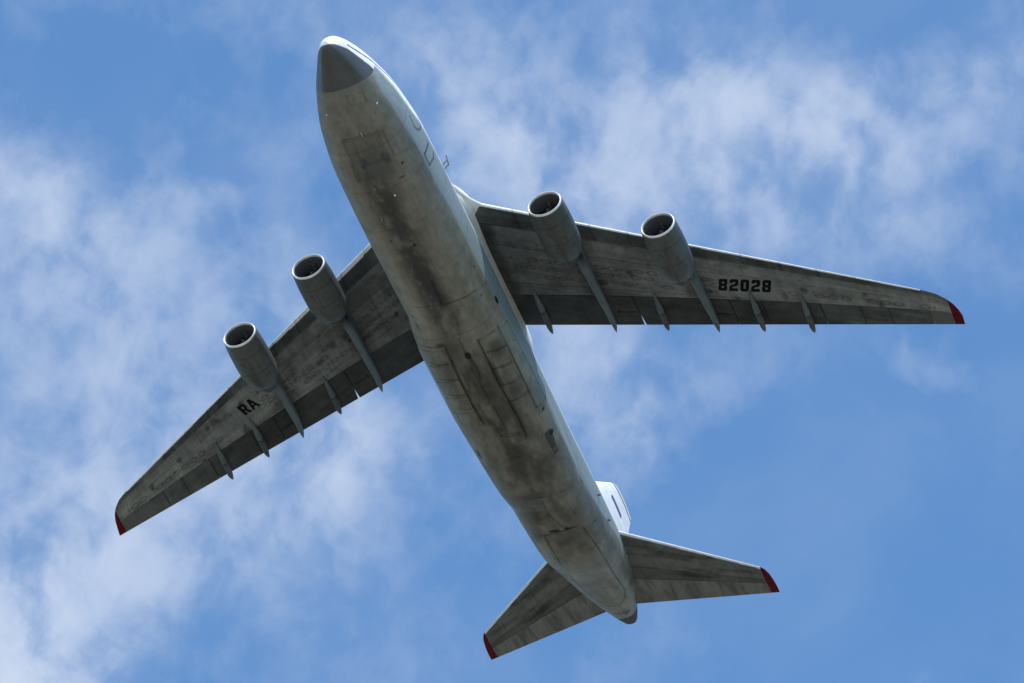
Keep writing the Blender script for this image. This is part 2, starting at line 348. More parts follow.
def seam_kd(lines):
    pts = []; att = []
    for ps, hw, dk in lines:
        hw = max(hw * 1.2, .05); dk = min(.93, dk * (1.05 if hw > .055 else 1.2))
        ps = np.array(ps, float)
        for a, b in zip(ps[:-1], ps[1:]):
            n = max(2, int(np.linalg.norm(b - a) / 0.04))
            for t in np.linspace(0, 1, n): pts.append(a + (b - a) * t); att.append((hw, dk))
    kd = KDTree(max(1, len(pts)))
    for i, p in enumerate(pts): kd.insert(Vector(p), i)
    kd.balance(); return kd, att, len(pts)
def apply_seams(V, C, lines, seed=0):
    if not lines: return C
    kd, att, n = seam_kd(lines)
    wob = fbm(V[:, 0] * 1.2, V[:, 1] * 1.2, V[:, 2] * 1.2, seed + 5, 3)
    for i in range(len(V)):
        if V[i, 2] > 3.2: continue
        co, idx, d = kd.find(Vector(V[i]))
        hw, dk = att[idx]
        if d < hw * 2.2:
            k = 1 - dk * (0.6 + 0.8 * wob[i]) * max(0.0, 1 - max(0.0, d - hw * .6) / (hw * 1.6))
            C[i] *= max(0.05, k)
    return C

BELLY = np.array([0.212, 0.198, 0.160]); SIDE = np.array([0.215, 0.262, 0.275]); TOPW = np.array([0.80, 0.80, 0.80])
def side_line(x):            # height of the grey/white paint division on the hull
    return pchip([0, 3.2, 4.0, 5.2, 8.5, 13.6, 17, 20, 24, 27.5, 28.6, 37, 40, 44, 47.3, 52.4, 57.2, 61, 66, 69.1], [-.3, -.4, -.95, -1.55, -2.04, -2.2, -1.95, -1.96, -1.9, -2.4, -2.62, -2.62, -2.6, -2.3, -1.9, -1.07, .6, 1.75, 2.5, 3.0], x)
def navy_z(x): return np.interp(x, [0, 1.3, 3.1, 4.9, 7.15, 10, 60], [.20, .36, .72, 1.02, 1.35, 1.5, 1.5])
def hull_paint(V):
    x, y, z = V.T
    w, zc, h = fus(x)
    t = sstep(z - side_line(x) + 0.10 * (fbm(x * .6, y * 2, z * 2, 3) - .5), -0.10, 0.10)
    C = lerp(BELLY, SIDE, t)
    # paler outer doors of the gear fairing, with skylight painted into the starboard one
    q = ((x > 28.1) & (x < 36.9) & (z > -3.93 + .004 * (x - 28)) & (z < -2.66) & (np.abs(y) > 2.6)); C[q] = (.235, .238, .210); q &= y > 0; C[q] = (.30, .33, .335)
    band = sstep(x, 36.9, 38.5) * (1 - sstep(x, 40, 43)) * (1 - t) * sstep(z, -4.3, -3.7); C = C * (1 + .10 * band)[:, None]
    q_ = sstep(x, 7, 14) * .9; up = sstep(z, zc + 0.2 + q_, zc + 0.9 + q_); C = C * (1 - up[:, None]) + TOPW * up[:, None]
    # navy cheat line round the nose and along the cabin
    s = np.abs(z - navy_z(x)); line = (s < 0.09) & (x > 0.6) & (x < 60)
    C[line] = (0.012, 0.018, 0.10)
    bel = (1 - t)
    # belly dirt: long streaks along the flow, soot down the middle
    st = fbm(x * .16, y * 1.3, z * .5, 11, 5); bl = fbm(x * .55, y * .55, z * .4, 17, 5); fine = fbm(x * 1.6, y * 3.2, z * 2, 23, 4); mot = fbm(x * 1.1, y * 1.5, z * 1.5, 29, 6, .65)
    g = 1 - bel * ((.10 + .12 * sstep(x, 14, 26)) * sstep(st, .40, .75) + (.06 + .12 * sstep(x, 20, 30)) * sstep(bl, .42, .72) + .75 * (mot - .5) + .2 * (fine - .5))
    yc = y - 0.35
    core = np.exp(-(np.abs(yc + 0.35) / (0.95 + .4 * bl)) ** 2.6) * sstep(x, 8.0, 11) * (1 - sstep(x, 25, 28.5))
    g *= 1 - bel * core * (.20 + .50 * sstep(fbm(x * .9, y * 1.9, 0, 31, 6, .65), .28, .56))
    ng = (x > 6.8) & (x < 10.6) & (y > -1.65 - .03 * x + .2) & (y < 1.45); g = np.where(ng, g * (1 - .26 * bel * (.6 + .8 * mot)), g)
    core2 = np.exp(-np.abs((y + .1) / 2.9) ** 3) * sstep(x, 27, 30) * (1 - sstep(x, 48, 56))
    g *= 1 - bel * core2 * (.20 + .42 * sstep(fbm(x * .4, y * 1.0, 0, 37, 6, .62), .32, .60))
    tail = sstep(x, 50, 51.5); g *= 1 - bel * tail * .22 * sstep(fbm(x * .5, y * 1.1, 0, 41, 5), .3, .6)
    C = C * g[:, None]
    # yellowish bare strip on the starboard side of the forward belly
    yel = bel * np.exp(-((y - 1.9) / .42) ** 2) * sstep(x, 14, 17) * (1 - sstep(x, 26.6, 26.9)) * (.5 + .6 * fine)
    C = C * (1 - .30 * yel[:, None]) + np.array([.40, .36, .25]) * (.30 * yel[:, None])
    C *= (1 + .05 * (fine - .5))[:, None]
    # faint frames every few metres
    for xs in (8.0, 11.6, 15.4, 20.2, 26.8, 50.4, 53.7):
        C *= (1 - .25 * np.exp(-((x - xs) / .05) ** 2))[:, None]
    vn = (x > 39.55) & (x < 42.0) & (y < -2.85 + .02 * (x - 40)) & (z < -3.62) & (z > -4.15)
    C[vn] = (np.array([.045, .038, .028])[None] * (.5 + 1.1 * fbm(x[vn] * 2, y[vn] * 3, z[vn] * 3, 44, 4))[:, None])
    vb = vn & (x > 41.3) & (x < 41.8); C[vb] = C[vb] + np.array([.05, .03, .012])
    for (sx, sy, sz, rx, ry, col, soft) in SPOTS:
        d = np.sqrt(((x - sx) / rx) ** 2 + ((y - sy) / ry) ** 2 + ((z - sz) / (ry * 1.6)) ** 2)
        k = 1 - sstep(d, 1 - soft, 1 + soft)
        C = C * (1 - k[:, None]) + np.array(col) * k[:, None]
    return C

NT_ = 288
def joint(th): return .60 * sstep(np.sin(th), -.93, .25)
def tilt_grid(xs, nt, k):
    th = np.linspace(0, 2 * np.pi, nt, endpoint=False); T = np.tile(th, len(xs)); X = np.repeat(xs, nt); X = X + joint(T) * k(X)
    cy, cz = supell(T); w, z, h = fus(X); w = np.maximum(w, .02); h = np.maximum(h, .02)
    return np.stack([X, w * cy, z + h * cz], 1), len(xs), nt
V, nx, nt = tilt_grid(np.linspace(3.25, 66.75, 760), NT_, lambda X: 1 - sstep(X, 3.25, 9.0))
C = apply_seams(V, hull_paint(V), SEAMS)
fuselage = build('fuselage', V, ring_faces(nx, nt, True, False, False, True), M_PAINT, paint=C)

# nose radome: grey shell below, white above
xs = 3.25 * np.linspace(0, 1, 70) ** 1.8
V, nx, nt = tilt_grid(xs, NT_, lambda X: (X / 3.25) ** 2)
x, y, z = V.T
zl_ = np.interp(x, [0, .3, .8, 1.3, 2.2, 3.9], [-.60, -.45, -.28, -.08, -.02, -.02]); edge = sstep(z, zl_ - .03, zl_ + .05)
C = lerp((0.060, 0.060, 0.059), TOPW, edge)
soft = sstep(fbm(x * .8, y * .8, z * .8, 3, 3), .3, .7)
C *= (1 - .12 * soft * (1 - edge))[:, None]
lin = (np.abs(z - navy_z(x)) < 0.08) & (x > 1.2) & (edge > .9); C[lin] = (0.012, 0.018, 0.10)
build('radome', V, ring_faces(nx, nt, True, True, False, True), M_RADOME, paint=C, sharp=60)
# grey tail cone
V, nx, nt = fus_grid(66.75, 69.04, 30, 96)
build('tail_cone', V, ring_faces(nx, nt, True, False, True, True), flat_mat('tail_cone_grey', (0.035, 0.035, 0.035), 0.8))

# ---------------------------------------------------------------- belly fairing over the main gear
GX = [22.5, 24.5, 27, 30, 36, 41, 45, 48, 50.5]
GW = [2.0, 3.05, 3.62, 3.82, 3.84, 3.62, 3.40, 2.95, 2.0]
GZ = [-2.3, -2.25, -2.2, -2.2, -2.2, -2.2, -2.15, -2.1, -2.0]
GH = [1.6, 2.35, 2.70, 2.82, 2.82, 2.78, 2.6, 2.1, 1.4]
GN = 2.3
def gear_pt(x, th, off=0.0):
    w, z, h = pchip(GX, GW, x) + off, pchip(GX, GZ, x), pchip(GX, GH, x) + off
    c, s = np.cos(th), np.sin(th); n = GN
    return np.stack([x, w * np.sign(c) * np.abs(c) ** (2 / n), z + h * np.sign(s) * np.abs(s) ** (2 / n)], -1)
xs = np.linspace(22.5, 50.5, 360); th = np.linspace(0, 2 * np.pi, 288, endpoint=False)
V = gear_pt(np.repeat(xs, 288), np.tile(th, 360))
def gear_paint(V):
    C = hull_paint(V)
    x, y, z = V.T
    # white upper flank of the sponson
    return C
C = apply_seams(V, gear_paint(V), SEAMS, 2)
gearf = build('landing_gear_fairing', V, ring_faces(360, 288, True, True, True, True), M_PAINT, paint=C)

# ---------------------------------------------------------------- wing surface
LEX = [33, 34.0, 34.7, 35.3, 35.9, 36.3, 36.55, 36.7]
LEV = [38.73, 39.335, 39.80, 40.25, 40.95, 41.65, 42.35, 43.05]
def w_le(y): return np.where(y < 34.0, 21.20 + (y - 4) * .6045, np.interp(y, LEX, LEV))
def w_te(y): return 34.43 + (y - 4) * .2835
def w_z(y, c):
    zl = 3.25 - (y - 4) * .0550; zt = 3.03 - (y - 4) * .0600
    return zl * (1 - c) + zt * c
def naca(c, t):
    return 5 * t * (.2969 * np.sqrt(np.maximum(c, 0)) - .126 * c - .3516 * c**2 + .2843 * c**3 - .1036 * c**4)
def wing_xyz(y, c, up, off=0.0):
    """y >= 0; up = 0 underside, 1 upper skin"""
    ch = w_te(y) - w_le(y); t = np.interp(y, [0, 12, 34, 36.7], [.125, .11, .095, .09])
    hgt = naca(c, t) * ch
    z = w_z(y, c) + np.where(up > 0, hgt * 1.15, -hgt * .62 - off)
    return w_le(y) + c * ch, z
def wing_solid(name, s, y0, y1, c0, c1, parent, mat, paintf, dy=.12, dc=.011, c0b=None, c1b=None, na=0.0, nb=0.0):
    """closed piece of the wing between two span and two chord stations"""
    ny = max(3, int((y1 - y0) / dy)); ys = np.linspace(y0, y1, ny)
    nc = max(4, int((c1 - c0) / dc))
    if y1 > 35: ys = np.concatenate([np.linspace(y0, 34, max(3, int((34 - y0) / dy)), endpoint=False), 34 + (y1 - 34) * (1 - (1 - np.linspace(0, 1, 26)) ** 1.6)]) if y0 < 34 else y0 + (y1 - y0) * (1 - (1 - np.linspace(0, 1, 20)) ** 1.6)
    q = np.linspace(0, 1, nc); q = q ** 1.5 if c0 == 0 else q
    rows = []
    cs = []
    for y in ys:
        f = (y - y0) / (y1 - y0)
        a = c0 + ((c0b if c0b is not None else c0) - c0) * f; b = c1 + ((c1b if c1b is not None else c1) - c1) * f
        lo = b + (a - b) * q[::-1] if False else a + (b - a) * q
        seqc = np.concatenate([lo[::-1], lo[(1 if c0 == 0 else 0):]])
        up = np.concatenate([np.zeros(nc), np.ones(len(seqc) - nc)])
        yv = y + (na * (f < 1e-6) - nb * (f > 1 - 1e-6)) * np.clip((seqc - .86) / .14, 0, 1)
        x, z = wing_xyz(yv, seqc, up)
        rows.append(np.stack([x, yv * s, z], 1)); cs.append(np.stack([seqc, up], 1))
    nr = len(rows[0]); V = np.concatenate(rows); CS = np.concatenate(cs)
    C = paintf(V, np.abs(V[:, 1]), CS[:, 0], CS[:, 1], s)
    return build(name, V, ring_faces(len(ys), nr, True, True, True, s > 0), mat, parent, paint=C, sharp=40)

BOX = np.array([.200, .207, .194]); SLATC = np.array([.082, .088, .083]); FLAPC = np.array([.058, .063, .060]); LEC = np.array([.82, .80, .76])
def chord_frac_m(y, c): return c * (w_te(y) - w_le(y))
def wing_base(V, y, c, up, s, base, seed):
    x = V[:, 0]
    C = np.tile(np.asarray(base, float), (len(V), 1))
    sk = x - .58 * y                                # swept coordinate: lines of constant sk run along the span
    st = fbm(sk * 2.4, y * .22, 0, seed + int(s), 5); bl = fbm(x * .5, y * .5, 0, seed + 9 + int(s), 5); fl = fbm(x * .25, y * 2.6, 0, seed + 15, 4)
    mo = fbm(x * 1.3, y * 1.3, 0, seed + 33, 6, .65)
    g = 1 - .22 * sstep(st, .36, .70) - .20 * sstep(bl, .38, .66) - .18 * (fl - .5) - .60 * (mo - .5)
    C *= g[:, None]
    # skin panels a little lighter or darker than their neighbours
    pi = np.floor(y / 2.35 + .3); pj = np.floor(c * 7.3)
    hsh = np.modf(np.abs(np.sin(pi * 12.9898 + pj * 78.233 + seed) * 43758.5))[0]
    C *= (0.90 + .20 * hsh)[:, None]
    return C
def wing_paint(V, y, c, up, s):
    x = V[:, 0]
    C = wing_base(V, y, c, up, s, BOX, 50)
    C *= (0.62 + .38 * sstep(y, 4, 24) + .14 * sstep(y, 22, 34) * (c > .25))[:, None]   # oilier skin near the engines
    lo = up < .5
    for cl in (.135, .30, .62):
        C[np.abs(c - cl) < .0045] *= .62
    for k in range(14):
        yy = 5.1 + k * 2.35
        C[(np.abs(y - yy) < .035)] *= .80
    # two rows of oval tank access covers
    for cc, ph, y0, y1 in ((.47, 0, 4.5, 35), (.40, .45, 4.5, 20.0), (.55, .2, 6, 19)):
        yy = np.round((y - ph) / .95) * .95 + ph
        ch = w_te(y) - w_le(y)
        d = np.sqrt(((y - yy) / .30) ** 2 + (((c - cc) * ch) / .17) ** 2)
        on = lo & (y > y0) & (y < y1)
        pres = np.modf(np.abs(np.sin(yy * 91.7 + cc * 37 + s * 5) * 43758.5))[0]
        on &= pres > .22
        C[on & (d < 1.45) & (d > .85)] *= .60
        C[on & (d <= .85)] *= (.80 + .2 * pres[on & (d <= .85)])[:, None]
    # dark oil round random covers
    r2 = np.random.default_rng(int(70 + s))
    for _ in range(26):
        yy, cc, rr = r2.uniform(5, 33), r2.uniform(.2, .62), r2.uniform(.10, .38)
        ch = w_te(yy) - w_le(yy); d = np.hypot(y - yy, (c - cc) * ch) / rr
        C *= (1 - .5 * lo * (1 - sstep(d, .5, 1.3)))[:, None]
    # exhaust soot behind both engines
    for ye in (9.9, 17.7):
        k = np.exp(-((y - ye) / .9) ** 2) * sstep(c, .32, .55) * lo
        C *= (1 - .45 * k)[:, None]
    # fresh patches of lighter grey
    if s > 0: pt = lo & (y > 20.0) & (y < 24.3) & (c > .30) & (c < .52)
    else: pt = lo & (y > 19.1) & (y < 23.7) & (c > .30) & (c < .60)
    C[pt] = C[pt] * .35 + BOX * .65 * (.95 if s < 0 else .80)
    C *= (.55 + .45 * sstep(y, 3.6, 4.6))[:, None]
    C = np.where((c < .010)[:, None], LEC, C)
    C[up > .5] = C[up > .5] * .4 + np.array([.30, .31, .31]) * .6
    return C
def slat_paint(V, y, c, up, s):
    C = wing_base(V, y, c, up, s, SLATC, 80)
    m = chord_frac_m(y, c); wl = .10 + .22 * (s > 0) * (1 - sstep(y, 12, 20))
    C = np.where(((m < wl) & (up < .5))[:, None], LEC * .9, C)
    C = np.where(((m < .55) & (up > .5))[:, None], LEC, C)
    for k in range(12):
        C[np.abs(y - (6.3 + 2.6 * k)) < .04] *= .6
    blk = np.modf(np.abs(np.sin(np.floor(y / 1.3) * 7.77 + s) * 43758.5))[0]
    C = np.where(((up < .5) & (m >= wl))[:, None], C * (.72 + .5 * blk)[:, None], C)
    return C
def flap_paint(V, y, c, up, s):
    C = wing_base(V, y, c, up, s, FLAPC, 110)
    C *= (.80 + .75 * sstep(y, 19, 32))[:, None]
    m = chord_frac_m(y, c)
    for y0, y1, cc in ((10.7, 12.2, .858), (18.15, 19.5, .856)):
        C[(up < .5) & (y > y0) & (y < y1) & (np.abs(c - cc) < .011)] = .012
    for yy in (12.35, 19.6, 22.0, 26.35, 29.3, 31.4):
        C[(np.abs(y - yy) < .07)] *= .45
    C[c < c.min() + .008] *= .5
    C[up > .5] = (.3, .31, .31)
    return C
def fix_paint(col):
    def f(V, y, c, up, s):
        C = np.tile(np.asarray(col, float), (len(V), 1)); C *= (.85 + .3 * fbm(V[:, 0] * .8, V[:, 1] * .8, 0, 5, 4))[:, None]; return C
    return f

# ---- lettering -------------------------------------------------------
GLYPH = {  # strokes on a 4 x 6 grid, each stroke a closed polygon set
    '8': [[(0,.6),(.6,0),(3.4,0),(4,.6),(4,2.5),(3.6,3),(4,3.5),(4,5.4),(3.4,6),(.6,6),(0,5.4),(0,3.5),(.4,3),(0,2.5)], [(1.5,1.40),(2.5,1.40),(2.5,2.35),(1.5,2.35)], [(1.5,3.65),(2.5,3.65),(2.5,4.60),(1.5,4.60)]],
    '0': [[(0,.7),(.7,0),(3.3,0),(4,.7),(4,5.3),(3.3,6),(.7,6),(0,5.3)], [(1.5,1.4),(2.5,1.4),(2.5,4.6),(1.5,4.6)]],
    '2': [[(0,0),(4,0),(4,1.40),(1.35,1.40),(1.35,2.0),(3.5,2.75),(4,3.3),(4,5.3),(3.3,6),(.7,6),(0,5.3),(0,4.1),(1.5,4.1),(1.5,4.60),(2.5,4.60),(2.5,3.7),(.5,2.85),(0,2.3)]],
    'R': [[(0,0),(1.5,0),(1.5,2.2),(1.9,2.2),(2.5,0),(4.1,0),(3.1,2.5),(3.9,3.1),(4,5.2),(3.3,6),(0,6)], [(1.5,3.3),(2.5,3.3),(2.5,4.60),(1.5,4.60)]],
    'A': [[(-.2,0),(1.05,0),(1.35,1.4),(2.65,1.4),(2.95,0),(4.2,0),(2.75,6),(1.25,6)], [(1.6,2.3),(2.4,2.3),(2.0,4.1)]],
}
def tri_glyph(ch):
    """triangulate a glyph with holes through a filled 2D curve"""
    cu = bpy.data.curves.new('glyph', 'CURVE'); cu.dimensions = '2D'; cu.fill_mode = 'BOTH'
    for poly in GLYPH[ch]:
        sp = cu.splines.new('POLY'); sp.points.add(len(poly) - 1)
        for p, (a, b) in zip(sp.points, poly): p.co = (a, b, 0, 1)
        sp.use_cyclic_u = True
    ob = bpy.data.objects.new('glyph', cu); me = ob.to_mesh()
    vs = [tuple(v.co[:2]) for v in me.vertices]; fs = [tuple(p.vertices) for p in me.polygons]
    ob.to_mesh_clear(); bpy.data.objects.remove(ob); bpy.data.curves.remove(cu)
    return vs, fs
def lettering(name, text, s, origin, ux, uy, w, h, gap, parent):
    """letters laid on the underside of the wing; origin, ux, uy in plan (x, |y|)"""
    V = []; F = []
    adv = 0.0
    for ch in text:
        vs, fs = tri_glyph(ch); n0 = len(V)
        for a, b in vs:
            px = origin[0] + ux[0] * (adv + a / 4 * w) + uy[0] * b / 6 * h
            py = origin[1] + ux[1] * (adv + a / 4 * w) + uy[1] * b / 6 * h
            c = (px - w_le(py)) / (w_te(py) - w_le(py))
            _, z = wing_xyz(np.array(py), np.array(c), 0, .012)
            V.append((px, py * s, float(z)))
        F += [tuple(n0 + i for i in f) for f in fs]
        adv += w + gap
    # give the paint film a body: bottom face + top face
    n = len(V); V2 = V + [(a, b, c + .008) for a, b, c in V]
    F2 = F + [tuple(n + i for i in f[::-1]) for f in F]
    return build(name, V2, F2, M_BLACK, parent, smooth=False)

def canoe(name, x0, x1, yc0, yc1, top, bot, wid, mat, parent, paint=None, nr=20, nx=44, e=2.4):
    """long streamlined body along x; top/bot/wid are functions of t in 0..1"""
    t = np.linspace(0, 1, nx); x = x0 + (x1 - x0) * t; yc = yc0 + (yc1 - yc0) * t
    th = np.linspace(0, 2 * np.pi, nr, endpoint=False); c, s = np.cos(th), np.sin(th)
    cc = np.sign(c) * np.abs(c) ** (2 / e); ss = np.sign(s) * np.abs(s) ** (2 / e)
    T, B, Wd = np.array([top(a) for a in t]), np.array([bot(a) for a in t]), np.array([wid(a) for a in t])
    V = np.stack([np.repeat(x, nr), (yc[:, None] + Wd[:, None] * cc).ravel(), ((T + B)[:, None] / 2 + (T - B)[:, None] / 2 * ss).ravel()], 1)
    return build(name, V, ring_faces(nx, nr, True, True, True, True), mat, parent, paint=None if paint is None else paint(V), sharp=50)

def FAIR_PAINT(V):
    C = np.tile([.105, .125, .130], (len(V), 1)) * (.6 + .8 * fbm(V[:, 0] * .9, V[:, 1] * 2, V[:, 2] * 2, 8, 4))[:, None]
    x = V[:, 0]; t = (x - x.min()) / (x.max() - x.min())
    C *= (1 - .75 * np.exp(-((t - .56) / .022) ** 2))[:, None]        # hinge joint
    C *= (1 - .30 * sstep(t, .56, .60))[:, None]
    return C
TIPC = (.095, .004, .007)
wings = {}
for s in (1, -1):
    wg = wing_solid('wing', s, 2.2, 36.0, .137, .735, root, M_WING, wing_paint, dy=.09, dc=.0085, c0b=.11, c1b=.56)
    wings[s] = wg
    sp = [2.2, 9.0, 13.6, 18.6, 24.0, 29.2, 34.235]
    for a, b in zip(sp[:-1], sp[1:]):
        wing_solid('leading_edge_slat', s, a + .015, b - .005, 0.0, .135 - .02 * a / 34, wg, M_WING, slat_paint, dc=.006)
    def fl(y): return .739 + (.564 - .739) * (y - 2.2) / 33.8
    wing_solid('flap', s, 2.2, 12.34, fl(2.2), 1.0, wg, M_WING, flap_paint, c0b=fl(12.34), nb=.06)
    wing_solid('flap', s, 12.355, 19.61, fl(12.355), 1.0, wg, M_WING, flap_paint, c0b=fl(19.61), na=.09)
    wing_solid('flap', s, 19.622, 26.34, fl(19.622), 1.0, wg, M_WING, flap_paint, c0b=fl(26.34))
    wing_solid('aileron', s, 26.355, 34.425, fl(26.355), 1.0, wg, M_WING, lambda V, y, c, up, s: flap_paint(V, y, c, up, s) * 1.15, c0b=fl(34.425))
    # squared tip section, then the red end cap
    tip = fix_paint((.105, .107, .10))
    wing_solid('wing_tip', s, 34.24, 36.0, 0.0, .118, wg, M_WING, tip, dc=.01)
    wing_solid('wing_tip', s, 34.44, 36.0, fl(34.44), 1.0, wg, M_WING, tip, c0b=fl(36.0))
    wing_solid('wing_tip_cap', s, 36.003, 36.70, 0.0, 1.0, wg, M_RED, fix_paint(TIPC), dc=.03)
    # flap track fairings
    for yc, xf, xt, zt in ((5.05, 29.9, 35.15, 2.35), (14.12, 33.35, 37.37, 1.80), (21.43, 35.4, 39.63, 1.42), (25.17, 36.9, 40.85, 1.24)):
        def und(t, yc=yc, xf=xf, xt=xt):
            xx = xf + (xt - xf) * t; c = (xx - float(w_le(yc))) / float(w_te(yc) - w_le(yc)); return xx, min(c, 1.0)
        def top(t, yc=yc, zt=zt, und=und):
            xx, c = und(t); z = float(wing_xyz(np.array(yc), np.array(c), 0)[1]); k = max(0, (t - .72) / .28)
            return (z + .06) * (1 - k) + (zt + .06) * k
        def bot(t, top=top, zt=zt):
            k = max(0, (t - .72) / .28); return (top(t) - .08 - .62 * math.sin(math.pi * min(t * .55, .5)) ** .8) * (1 - k) + (zt - .03) * k
        def wid(t): return .04 + .21 * min(1, t / .45) ** .7 * (1 if t < .55 else max(0, 1 - ((t - .55) / .45) ** 3.6) ** .8)
        fr = canoe('flap_track_fairing', xf, xt, yc * s, yc * s, top, bot, wid, M_PAINT, wg, FAIR_PAINT)
wing_no = lettering('registration_number', '82028', -1, (34.80, 19.12), (.331, .944), (-.944 * .95, .331), .69, 1.30, .17, wings[-1])
wing_ra = lettering('registration_letters', 'RA', 1, (35.08, 21.62), (-.36, -.933), (-.933, .36), .76, 1.12, .14, wings[1])

# ---------------------------------------------------------------- engines
def lathe(name, prof, cx, cy, cz, mat, parent, n=72, paint=None, capa=False, capb=False, sharp=35, drop=0.0):
    prof = np.array(prof, float); th = np.linspace(0, 2 * np.pi, n, endpoint=False)
    V = np.stack([np.repeat(cx + prof[:, 0], n), (cy + prof[:, 1][:, None] * np.cos(th)).ravel(), (cz + prof[:, 1][:, None] * np.sin(th)).ravel()], 1)
    V[:, 2] -= drop * (V[:, 0] - cx)
    return build(name, V, ring_faces(len(prof), n, True, capa, capb, True), mat, parent, paint=None if paint is None else paint(V), sharp=sharp)
def engine_paint(V):
    x, y, z = V.T
    C = np.tile([.088, .093, .088], (len(V), 1))
    C *= (1 - .22 * sstep(fbm(x * .35, y * 1.3, z * 1.3, 61, 5), .4, .7))[:, None]
    x0 = x.min()
    for a in (1.25, 3.05, 4.75): C *= (1 - .50 * np.exp(-((x - x0 - a) / .045) ** 2))[:, None]
    an = np.arctan2(z - z.mean(), y - y.mean())
    for a in (-1.62, -.35, -2.8): C *= (1 - .40 * np.exp(-((an - a) / .022) ** 2) * (x - x0 > 1.25))[:, None]
    for (hx, ha, hw, hh) in ((1.9, -1.25, .22, .10), (2.5, -2.0, .16, .08), (3.6, -1.45, .25, .07), (3.7, -2.3, .15, .10), (2.2, -.8, .14, .08)):
        e_ = np.maximum(np.abs(x - x0 - hx) / hw, np.abs(an - ha) / hh); C[(e_ < 1.25)] *= .62; C[(e_ < .85)] *= 1.5
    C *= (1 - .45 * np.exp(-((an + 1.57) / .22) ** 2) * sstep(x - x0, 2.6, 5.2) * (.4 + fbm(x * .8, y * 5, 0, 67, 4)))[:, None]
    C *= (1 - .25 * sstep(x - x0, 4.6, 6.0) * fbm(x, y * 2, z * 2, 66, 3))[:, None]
    return C
def make_engine(s, cx, cy, cz, ty, tx, tz):
    cy *= s; ty *= s
    outer = [(.16, 1.375), (.45, 1.42), (.9, 1.465), (1.5, 1.50), (2.4, 1.52), (3.2, 1.52), (3.9, 1.49), (4.4, 1.42), (4.8, 1.32), (5.15, 1.17), (5.4, 1.0), (5.4, .90), (5.3, .95)]
    pr = np.array(outer); i = np.linspace(0, len(pr) - 3, 90)
    xx = np.interp(i, range(len(pr)), pr[:, 0]); rr = pchip(pr[:10, 0], pr[:10, 1], np.clip(xx, .16, 5.4))
    prof = list(zip(xx, rr)) + [(5.4, .93), (5.0, .98), (4.4, 1.0)]
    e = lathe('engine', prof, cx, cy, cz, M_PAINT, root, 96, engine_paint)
    a = np.linspace(0, math.pi, 14)
    lip = [(.16, 1.375)] + [(.16 - .16 * math.sin(q), 1.31 + .065 * math.cos(q)) for q in a[1:-1]] + [(.16, 1.245), (.20, 1.24)]
    lathe('inlet_lip', lip, cx, cy, cz, M_LIP, e, 96)
    lathe('intake_duct', [(.20, 1.24), (.6, 1.19), (1.1, 1.20), (1.75, 1.21), (1.75, .3)], cx, cy, cz, M_DUCT, e, 72)
    # fan of curved blades
    V = []; F = []
    nb = 33
    for k in range(nb):
        a0 = 2 * math.pi * k / nb; n0 = len(V)
        for r, tw, dx in ((.34, .02, .02), (.75, .07, .06), (1.19, .085, .11)):
            for sg in (-1, 1):
                aa = a0 + sg * .085 * (.34 / r) ** .2 * .9
                V.append((cx + 1.42 + sg * dx, cy + r * math.cos(aa), cz + r * math.sin(aa)))
        F += [(n0, n0 + 1, n0 + 3, n0 + 2), (n0 + 2, n0 + 3, n0 + 5, n0 + 4)]
    build('fan', V, F, M_FAN, e, smooth=False)
    sp = lathe('spinner', [(.70, .005), (.74, .07), (.85, .16), (1.05, .27), (1.25, .35), (1.5, .38)], cx, cy, cz, M_SPIN, e, 40, capa=True)
    # white comma painted on the spinner
    V = []; F = []
    for k in range(22):
        t = k / 21; a0 = 0.4 + 4.2 * t; x = .71 + .40 * t; r = np.interp(x, [.70, .74, .85, 1.05, 1.25], [.005, .07, .16, .27, .35]) + .008
        wd = .15 * math.sin(math.pi * min(1, t * .9 + .1)) + .015
        for q in (-wd, wd): V.append((cx + x + q * .6, cy + (r + q * .5 * .4 + .012) * math.cos(a0 + q * .5), cz + (r + q * .2 + .012) * math.sin(a0 + q * .5)))
        if k: b = len(V) - 4; F.append((b, b + 1, b + 3, b + 2))
    build('spinner_swirl', V, F, M_SWIRL, sp)
    lathe('exhaust_nozzle', [(4.6, .82), (5.3, .76), (5.8, .64), (6.15, .54), (6.15, .50), (5.7, .52)], cx, cy, cz, M_HOT, e, 48)
    lathe('exhaust_cone', [(5.7, .38), (6.1, .32), (6.45, .16), (6.6, .02)], cx, cy, cz, M_HOT, e, 32, capa=True, capb=True)
    # pylon running back under the wing into a long tail fairing
    ya = abs(cy)
    def und(xx, yy):
        c = (xx - float(w_le(yy))) / float(w_te(yy) - w_le(yy))
        return float(wing_xyz(np.array(yy), np.array(min(max(c, 0.0), 1.0)), 0)[1])
    X0 = cx + .9; X1 = tx
    lex_ = float(w_le(ya))
    def tx_of(t): return X0 + (X1 - X0) * t
    kt = np.array([0, .08, .20, .30]);
    def top(t):
        xx = tx_of(t); yy = ya + (abs(ty) - ya) * t
        if xx < lex_ + .6:
            zs = cz + 1.42; ze = und(lex_ + .6, yy) + .35
            k = (xx - X0) / (lex_ + .6 - X0); return zs + (ze - zs) * (k * k * (3 - 2 * k)) ** .8
        k = max(0, (xx - float(w_te(yy)) + 1.2) / 1.9); k = min(1, k)
        return (und(xx, yy) + .25) * (1 - k) + (tz + .06) * k
